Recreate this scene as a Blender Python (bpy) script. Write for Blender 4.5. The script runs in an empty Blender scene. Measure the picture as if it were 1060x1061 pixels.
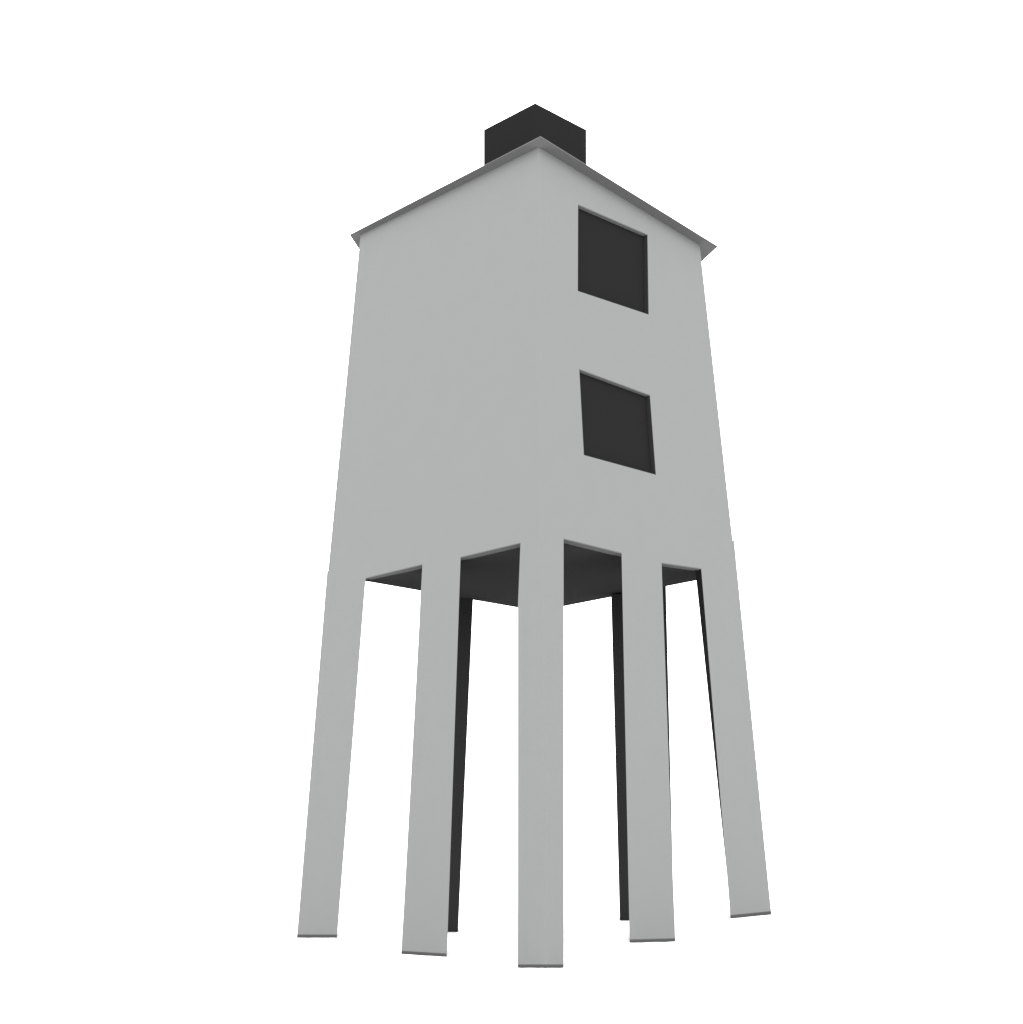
import bpy, bmesh, math
import numpy as np
from mathutils import Vector as V

C = bpy.context.scene.collection
# ---------------------------------------------------------------- measurements
# world metres: z up, the tower's axis near x = y = 0, the camera looks along +y
D = {
    'wall_left': [(-2.9501, -0.0196, 4.6191), (-2.3191, -0.6126, 4.6557), (-1.4637, -1.4175, 4.6877), (-0.9343, -1.9168, 4.6813), (-0.1745, -2.6318, 4.7086), (0.0848, -2.8745, 4.7424), (0.0770, -2.6111, 10.0072), (-2.6558, -0.0292, 10.1254)],
    'wall_right': [(0.0848, -2.8745, 4.7424), (0.3427, -2.5998, 4.7645), (1.0992, -1.7979, 4.7520), (1.6752, -1.1875, 4.7416), (2.2962, -0.5262, 4.7895), (2.8793, 0.0955, 4.8530), (2.5629, 0.0221, 9.9356), (0.0770, -2.6111, 10.0072)],
    'win1': [(0.6044, -2.0792, 9.4742), (1.6550, -0.9578, 9.6074), (1.6239, -1.0573, 8.3194), (0.5782, -2.1744, 8.1681)],
    'win2': [(0.5788, -2.2309, 7.0620), (1.5956, -1.1507, 7.0905), (1.6415, -1.1609, 5.9497), (0.6195, -2.2472, 5.9083)],
    'back_corner': [(-0.1556, 2.9505, 4.7296), (-0.1699, 2.6041, 10.0537)],
    'eaves': [(0.0953, -2.8561, 10.0148), (2.8421, 0.0586, 9.9357), (-0.9999, 12.5960, 10.1558), (-2.8225, -0.0168, 10.1415)],
    'nz': [(0.0364, -0.0072, 0.9993)],
    'lan': [(-0.7612, 0, 11.9448), (0.8543, -0, 11.9273), (0.0447, -0.6954, 11.9448)],
    'under_edge1': [(-2.3191, -0.6126, 4.6557), (-1.4637, -1.4175, 4.6877), (-1.4633, -1.4184, 4.6747), (-2.3185, -0.6138, 4.6420)],
    'under_edge2': [(-0.9343, -1.9168, 4.6813), (-0.1745, -2.6318, 4.7086), (-0.1745, -2.6323, 4.6967), (-0.9341, -1.9176, 4.6688)],
    'under_edge3': [(0.3427, -2.5998, 4.7645), (1.0992, -1.7979, 4.7520), (1.0988, -1.7990, 4.7393), (0.3425, -2.6006, 4.7525)],
    'under_edge4': [(1.6752, -1.1875, 4.7416), (2.2962, -0.5262, 4.7895), (2.2955, -0.5278, 4.7757), (1.6747, -1.1887, 4.7284)],
    'nL': [(-0.6855, -0.7272, 0.0354)],
    'nR': [(0.7272, -0.6855, 0.0354)],
    'floor': [(-2.3392, -0.4684, 4.6318), (0.0790, 2.9598, 4.7270), (2.6926, 0.2986, 4.8334)],
    'legL_dir': [(-0.1792, 0.9838, 0)],
    'legLM_dir': [(-0.0906, 0.9959, 0)],
    'legF_dir': [(0.0077, 1.0000, 0)],
    'legRM_dir': [(0.1017, 0.9948, 0)],
    'legR_dir': [(0.1832, 0.9831, 0)],
    'backL': [(-1.8806, 1.3500, -0.1651), (-1.1198, 1.3500, -0.1701), (-0.9410, 1.3500, 4.6991), (-1.7547, 1.3500, 4.8524)],
    'backL_dir': [(-0.0844, 0.9964, 0)],
    'backR': [(1.2118, 1.3500, -0.0067), (1.9918, 1.3500, -0.0052), (2.0360, 1.3500, 4.8866), (1.1871, 1.3500, 4.7232)],
    'backR_dir': [(0.0975, 0.9952, 0)],
    'E2': [(-0.0756, 2.8980, 10.0624)],
    'E3b': [(-2.7286, 0.5711, 10.1323)],
    'E1b': [(2.6578, 0.6253, 9.9364)],
    'cam': [(-0.0621, -15.6381, 1.9103)],
    'legL': [(-3.1694, -0.0413, -0.0765), (-2.5386, -0.6322, -0.0001), (-2.3191, -0.6126, 4.6557), (-2.9501, -0.0196, 4.6191), (-2.9374, -0.0200, 4.8567), (-2.9708, 0.0118, 4.8628)],
    'legLM': [(-1.6180, -1.5033, -0.0688), (-1.0334, -2.0521, -0.0219), (-0.9343, -1.9168, 4.6813), (-1.4637, -1.4175, 4.6877)],
    'legF': [(-0.2109, -2.8274, -0.0201), (0.0918, -3.1106, 0.0234), (0.2808, -2.9116, -0.0062), (0.3427, -2.5998, 4.7645), (0.0848, -2.8745, 4.7424), (-0.1745, -2.6318, 4.7086), (-0.2066, -2.6395, 3.9277)],
    'legRM': [(1.0632, -2.0743, 0.1376), (1.6607, -1.4439, 0.0695), (1.6752, -1.1875, 4.7416), (1.0992, -1.7979, 4.7520)],
    'legR': [(2.4820, -0.5642, 0.2342), (3.1476, 0.1406, 0.2080), (2.8911, 0.1320, 5.3163), (2.8510, 0.0890, 5.3071), (2.8793, 0.0955, 4.8530), (2.2962, -0.5262, 4.7895)],
    'plateL': [(-3.1673, -0.0414, -0.0379), (-2.5362, -0.6326, 0.0370)],
    'plateLM': [(-1.6165, -1.5031, -0.0353), (-1.0329, -2.0510, 0.0112)],
    'plateF': [(-0.2108, -2.8260, 0.0109), (0.0917, -3.1091, 0.0536), (0.2812, -2.9096, 0.0245)],
    'plateRM': [(1.0630, -2.0727, 0.1707), (1.6611, -1.4418, 0.1041)],
    'plateR': [(2.4801, -0.5642, 0.2726), (3.1461, 0.1410, 0.2483)],
}

P = {k: [V(q) for q in v] for k, v in D.items()}

# ---------------------------------------------------------------- materials
def mat(name, col, amp=0.015, scale=3.0, rough=0.95):
    m = bpy.data.materials.new(name)
    m.use_nodes = True
    nt = m.node_tree
    b = nt.nodes['Principled BSDF']
    b.inputs['Roughness'].default_value = rough
    b.inputs['Specular IOR Level'].default_value = 0.0
    tc = nt.nodes.new('ShaderNodeTexCoord')
    nz = nt.nodes.new('ShaderNodeTexNoise')
    nz.inputs['Scale'].default_value = scale
    nz.inputs['Detail'].default_value = 3.0
    rp = nt.nodes.new('ShaderNodeValToRGB')
    rp.color_ramp.elements[0].color = tuple(c * (1 - amp) for c in col) + (1,)
    rp.color_ramp.elements[1].color = tuple(c * (1 + amp) for c in col) + (1,)
    nt.links.new(tc.outputs['Object'], nz.inputs['Vector'])
    nt.links.new(nz.outputs['Fac'], rp.inputs['Fac'])
    nt.links.new(rp.outputs['Color'], b.inputs['Base Color'])
    return m

PAINT = mat('grey_paint', (0.0998, 0.1018, 0.1008))
PLATE = mat('mid_grey_plate', (0.0353, 0.0353, 0.0353))
EDGE_SHADE = mat('mid_grey_edge_shade', (0.0689, 0.0689, 0.0689))  # wall paint darkened as shade, for wall undersides and window heads
EAVES = mat('grey_roofing', (0.0706, 0.0706, 0.0706))
BOARD = mat('shaded_floor_boards', (0.0213, 0.0213, 0.0213))  # underside shade put into the base colour
LEG_SHADE = mat('dark_leg_shade', (0.0162, 0.0162, 0.0162))  # shade on leg sides and rear legs, put into the colour
SHEET = mat('dark_sheet', (0.0076, 0.0076, 0.0076))
JAMB = mat('shaded_jamb', (0.0128, 0.0128, 0.0128))  # shade inside the window opening, as base colour
GROUND = mat('pale_ground', (0.9, 0.9, 0.9), 0.005, 0.8)

# ---------------------------------------------------------------- helpers
def link(name, bm, mats, parent=None):
    bmesh.ops.remove_doubles(bm, verts=bm.verts, dist=1e-5)
    bmesh.ops.recalc_face_normals(bm, faces=bm.faces)
    me = bpy.data.meshes.new(name)
    bm.to_mesh(me)
    bm.free()
    for m in (mats if isinstance(mats, (list, tuple)) else [mats]):
        me.materials.append(m)
    o = bpy.data.objects.new(name, me)
    C.objects.link(o)
    if parent is not None:
        o.parent = parent
    return o

def loft(bm, rings, cap=True, idx=None):
    """Solid through equal-length rings of points; idx = material of the first cap."""
    vs = [[bm.verts.new(p) for p in r] for r in rings]
    n = len(vs[0])
    for a, b in zip(vs, vs[1:]):
        for i in range(n):
            bm.faces.new((a[i], a[(i + 1) % n], b[(i + 1) % n], b[i]))
    if cap:
        f = bm.faces.new(vs[0])
        if idx is not None:
            f.material_index = idx
        bm.faces.new(list(reversed(vs[-1])))
    return vs

def solid(name, rings, m, parent):
    bm = bmesh.new()
    loft(bm, rings)
    return link(name, bm, m, parent)

# ---------------------------------------------------------------- the tower
tower = bpy.data.objects.new('wooden_tower', None)
C.objects.link(tower)
tower['label'] = 'grey timber tower on tall legs, two dark square windows, dark box on roof'
tower['category'] = 'tower'

nL, nR = P['nL'][0], P['nR'][0]
TH = 0.15
MF, ML, MR, MB = V((0, .21, 0)), V((.21, 0, 0)), V((-.21, 0, 0)), V((0, -.21, 0))

def slab(name, outer, inner, holes, m, n):
    """Flat polygon with holes, given a thickness: outer skin, inner skin, edges."""
    bm = bmesh.new()
    skins = []
    for loops in ([outer] + [h for h in holes], [inner] + [[p - n * TH for p in h] for h in holes]):
        vloops, edges = [], []
        for lp in loops:
            vs = [bm.verts.new(p) for p in lp]
            vloops.append(vs)
            edges += [bm.edges.new((vs[i], vs[(i + 1) % len(vs)])) for i in range(len(vs))]
        bmesh.ops.triangle_fill(bm, use_beauty=True, use_dissolve=False, edges=edges)
        skins.append(vloops)
    for a, b in zip(*skins):
        k = len(a)
        for i in range(k):
            bm.faces.new((a[i], a[(i + 1) % k], b[(i + 1) % k], b[i]))
    return link(name, bm, m, tower)

wl, wr = P['wall_left'], P['wall_right']
il = [wl[0] + ML] + [p - nL * TH for p in wl[1:5]] + [wl[5] + MF, wl[6] + MF, wl[7] + ML]
ir = [wr[0] + MF] + [p - nR * TH for p in wr[1:5]] + [wr[5] + MR, wr[6] + MR, wr[7] + MF]
wall_l = slab('wall', wl, il, [], PAINT, nL)
wall_r = slab('wall', wr, ir, [P['win1'], P['win2']], PAINT, nR)
Bb, Bt = P['back_corner']
lb, bb, rb = (p + V((0, 0, h)) for p, h in ((wl[0], .25), (Bb, .12), (wr[5], .2)))   # the rear walls end above the floor's edge
ob = [lb, bb, Bt, wl[7]]
solid('wall', [ob, [lb + ML, bb + MB, Bt + MB, wl[7] + ML]], PAINT, tower)
solid('wall', [[bb, rb, wr[6], Bt], [bb + MB, rb + MR, wr[6] + MR, Bt + MB]], PAINT, tower)

# strip coloured as the wall's shaded underside, along each bay
for k, n, w in (('under_edge1', nL, wall_l), ('under_edge2', nL, wall_l), ('under_edge3', nR, wall_r), ('under_edge4', nR, wall_r)):
    q = P[k]
    solid('under_edge_shade', [q, [p - n * 0.13 for p in q]], EDGE_SHADE, w)

# floor, the shade of its underside put into the colour
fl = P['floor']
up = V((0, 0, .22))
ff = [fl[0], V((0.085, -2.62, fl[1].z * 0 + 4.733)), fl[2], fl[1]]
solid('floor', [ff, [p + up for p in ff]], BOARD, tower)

# windows: dark panel set in for the unlit interior, four linings coloured as shade
for k in ('win1', 'win2'):
    q = P[k]                                   # top left, top right, bottom right, bottom left
    c = sum(q, V()) / 4
    t = 0.012
    def inset(p, s=t):
        d = c - p
        return p + d * (s * 1.4 / d.length)
    back = [p - nR * 0.062 for p in q]
    win = solid('window', [back, [p - nR * 0.04 for p in back]], SHEET, tower)
    fr = nR * 0.004
    w = [p - fr for p in q]
    i2 = [inset(p) for p in w]
    names = ('head_shade', 'jamb', 'sill', 'jamb')  # first one is the opening's head, its shade put into the colour
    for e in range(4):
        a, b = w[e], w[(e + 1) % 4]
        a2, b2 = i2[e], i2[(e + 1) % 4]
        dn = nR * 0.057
        solid(names[e], [[a, b, b2, a2], [p - dn for p in (a, b, b2, a2)]], EDGE_SHADE if e == 0 else JAMB, win)

# legs: posts flush with the walls they carry, each on a mid-grey foot plate
def leg(key, n, depth=0.5, lean=0.0):
    q = P['leg' + key]                                  # n points along the foot, the rest round the head
    pl = P['plate' + key]
    d = P['leg' + key + '_dir'][0] * depth
    side = V((-d.y, d.x, 0)).normalized() * lean
    head = q[n:]
    rear = [p + d + V((0, 0, .1)) for p in head]        # let into the floor
    rear[-1] += side
    f, r = pl + head, [p + d for p in pl] + rear
    bm = bmesh.new()
    va, vb = [bm.verts.new(p) for p in f], [bm.verts.new(p) for p in r]
    k = len(f)
    if n == 3:                                          # corner post: two fronts meeting at the arris
        bm.faces.new((va[0], va[1], va[4], va[5], va[6]))
        bm.faces.new((va[1], va[2], va[3], va[4]))
    else:
        bm.faces.new(va)
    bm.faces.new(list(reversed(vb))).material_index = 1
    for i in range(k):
        bm.faces.new((va[i], vb[i], vb[(i + 1) % k], va[(i + 1) % k])).material_index = 1  # sides and back painted dark as shade
    o = link('leg', bm, [PAINT, LEG_SHADE], tower)
    bm = bmesh.new()
    low, top = q[:n], pl
    fr = [[bm.verts.new(p) for p in row] for row in (low, top)]
    rr = [[bm.verts.new(p + d) for p in row] for row in (low, top)]
    for i in range(n - 1):
        bm.faces.new((fr[0][i], fr[0][i + 1], fr[1][i + 1], fr[1][i]))
        bm.faces.new((rr[0][i + 1], rr[0][i], rr[1][i], rr[1][i + 1]))
        for k in (0, 1):
            bm.faces.new((fr[k][i], rr[k][i], rr[k][i + 1], fr[k][i + 1]))
    for i in (0, n - 1):
        bm.faces.new((fr[0][i], fr[1][i], rr[1][i], rr[0][i]))
    link('foot_plate', bm, PLATE, o)

leg('L', 2); leg('LM', 2); leg('F', 3); leg('RM', 2); leg('R', 2, 0.45, 0.10)

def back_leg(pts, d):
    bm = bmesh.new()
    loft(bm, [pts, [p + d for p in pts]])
    return link('leg', bm, LEG_SHADE, tower)  # rear legs dark all over, shade in the colour
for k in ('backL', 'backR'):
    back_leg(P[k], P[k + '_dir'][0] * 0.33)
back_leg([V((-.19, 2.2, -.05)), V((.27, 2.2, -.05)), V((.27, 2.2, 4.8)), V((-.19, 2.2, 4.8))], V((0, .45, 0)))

# roof: thin eaves, low hipped roof and a square box on top
E0, E1, _, E3 = P['eaves']
up = P['nz'][0]
ring = [E0, E1, P['E1b'][0] + up * .010, P['E2'][0], P['E3b'][0] + up * .010, E3]
low = [p - up * 0.010 for p in ring]
l, r, ft = P['lan'][:3]
bk = V((0.048, 0.80, l.z))
zb = 10.85
cb = [V((.045, -.69, zb)), V((.838, 0, zb)), V((.40, .40, zb)), V((.048, .79, zb)), V((-.35, .40, zb)), V((-.755, 0, zb))]
roof = solid('roof', [low, ring, cb], EAVES, tower)
solid('roof_box', [[V((.045, -.69, zb + .003)), V((.838, 0, zb + .003)), V((.048, .79, zb + .003)), V((-.755, 0, zb + .003))],
                   [ft, r, bk, l]], SHEET, tower)

# ---------------------------------------------------------------- ground
# gently uneven: the sheet passes just under every foot
feet = []
for key in ('L', 'LM', 'F', 'RM', 'R', 'backL', 'backR'):
    q = P[key][:2] if key.startswith('back') else P['leg' + key][:3 if key == 'F' else 2]
    d = P[key + '_dir'][0] * .33 if key.startswith('back') else P['leg' + key + '_dir'][0] * .5
    for p0, p1 in zip(q, q[1:]):
        feet += [p0.lerp(p1, i / 8) + d * (j / 6) for i in range(9) for j in range(7)]
feet += [V((x, 2.2 + y, -.05)) for x in (-.19, .04, .27) for y in (0, .22, .45)]
FA = np.array([tuple(p) for p in feet])
def height(x, y):
    d2 = (FA[:, 0] - x) ** 2 + (FA[:, 1] - y) ** 2 + 1e-4
    k = d2 ** -2.5
    far = 2e-3
    return float((k * FA[:, 2]).sum() / (k.sum() + far)) - 0.006
bm = bmesh.new()
xs = [-600, -150, -40, -15, -8, -5.5] + [i * .06 for i in range(-70, 71)] + [5.5, 8, 15, 40, 150, 600]
grid = [[bm.verts.new((x, y, height(x, y))) for x in xs] for y in xs]
for j in range(len(xs) - 1):
    for i in range(len(xs) - 1):
        bm.faces.new((grid[j][i], grid[j][i + 1], grid[j + 1][i + 1], grid[j + 1][i]))
g = link('ground', bm, GROUND)
for p in g.data.polygons:
    p.use_smooth = True
g['kind'] = 'structure'
g['label'] = 'plain white ground the tower stands on'
g['category'] = 'ground'

# ---------------------------------------------------------------- light, camera
sc = bpy.context.scene
w = bpy.data.worlds.new('World')
sc.world = w
w.use_nodes = True
bg = w.node_tree.nodes['Background']
bg.inputs['Color'].default_value = (1, 1, 1, 1)
bg.inputs['Strength'].default_value = 3.9      # even white studio light from all round

sd = bpy.data.lights.new('front_light', 'SUN')       # added soft fill from the viewer's side, evens legs and creases
sd.energy = 5.0
sd.angle = math.radians(60)
front_fill = bpy.data.objects.new('front_light', sd)
C.objects.link(front_fill)
front_fill.location = (0, -20, 6)
front_fill.rotation_euler = (math.radians(84), 0, math.radians(2.5))

cd = bpy.data.cameras.new('camera')
cam = bpy.data.objects.new('camera', cd)
C.objects.link(cam)
cam.location = P['cam'][0]
cam.rotation_euler = (math.radians(90 + 13.7082), 0, math.radians(0.9679))
cd.sensor_width = 36
cd.lens = 39.094
cd.clip_end = 5000
sc.camera = cam
vs = sc.view_settings
vs.view_transform = 'Standard'
vs.look = 'None'
vs.exposure = 0
vs.gamma = 1
vs.use_curve_mapping = False
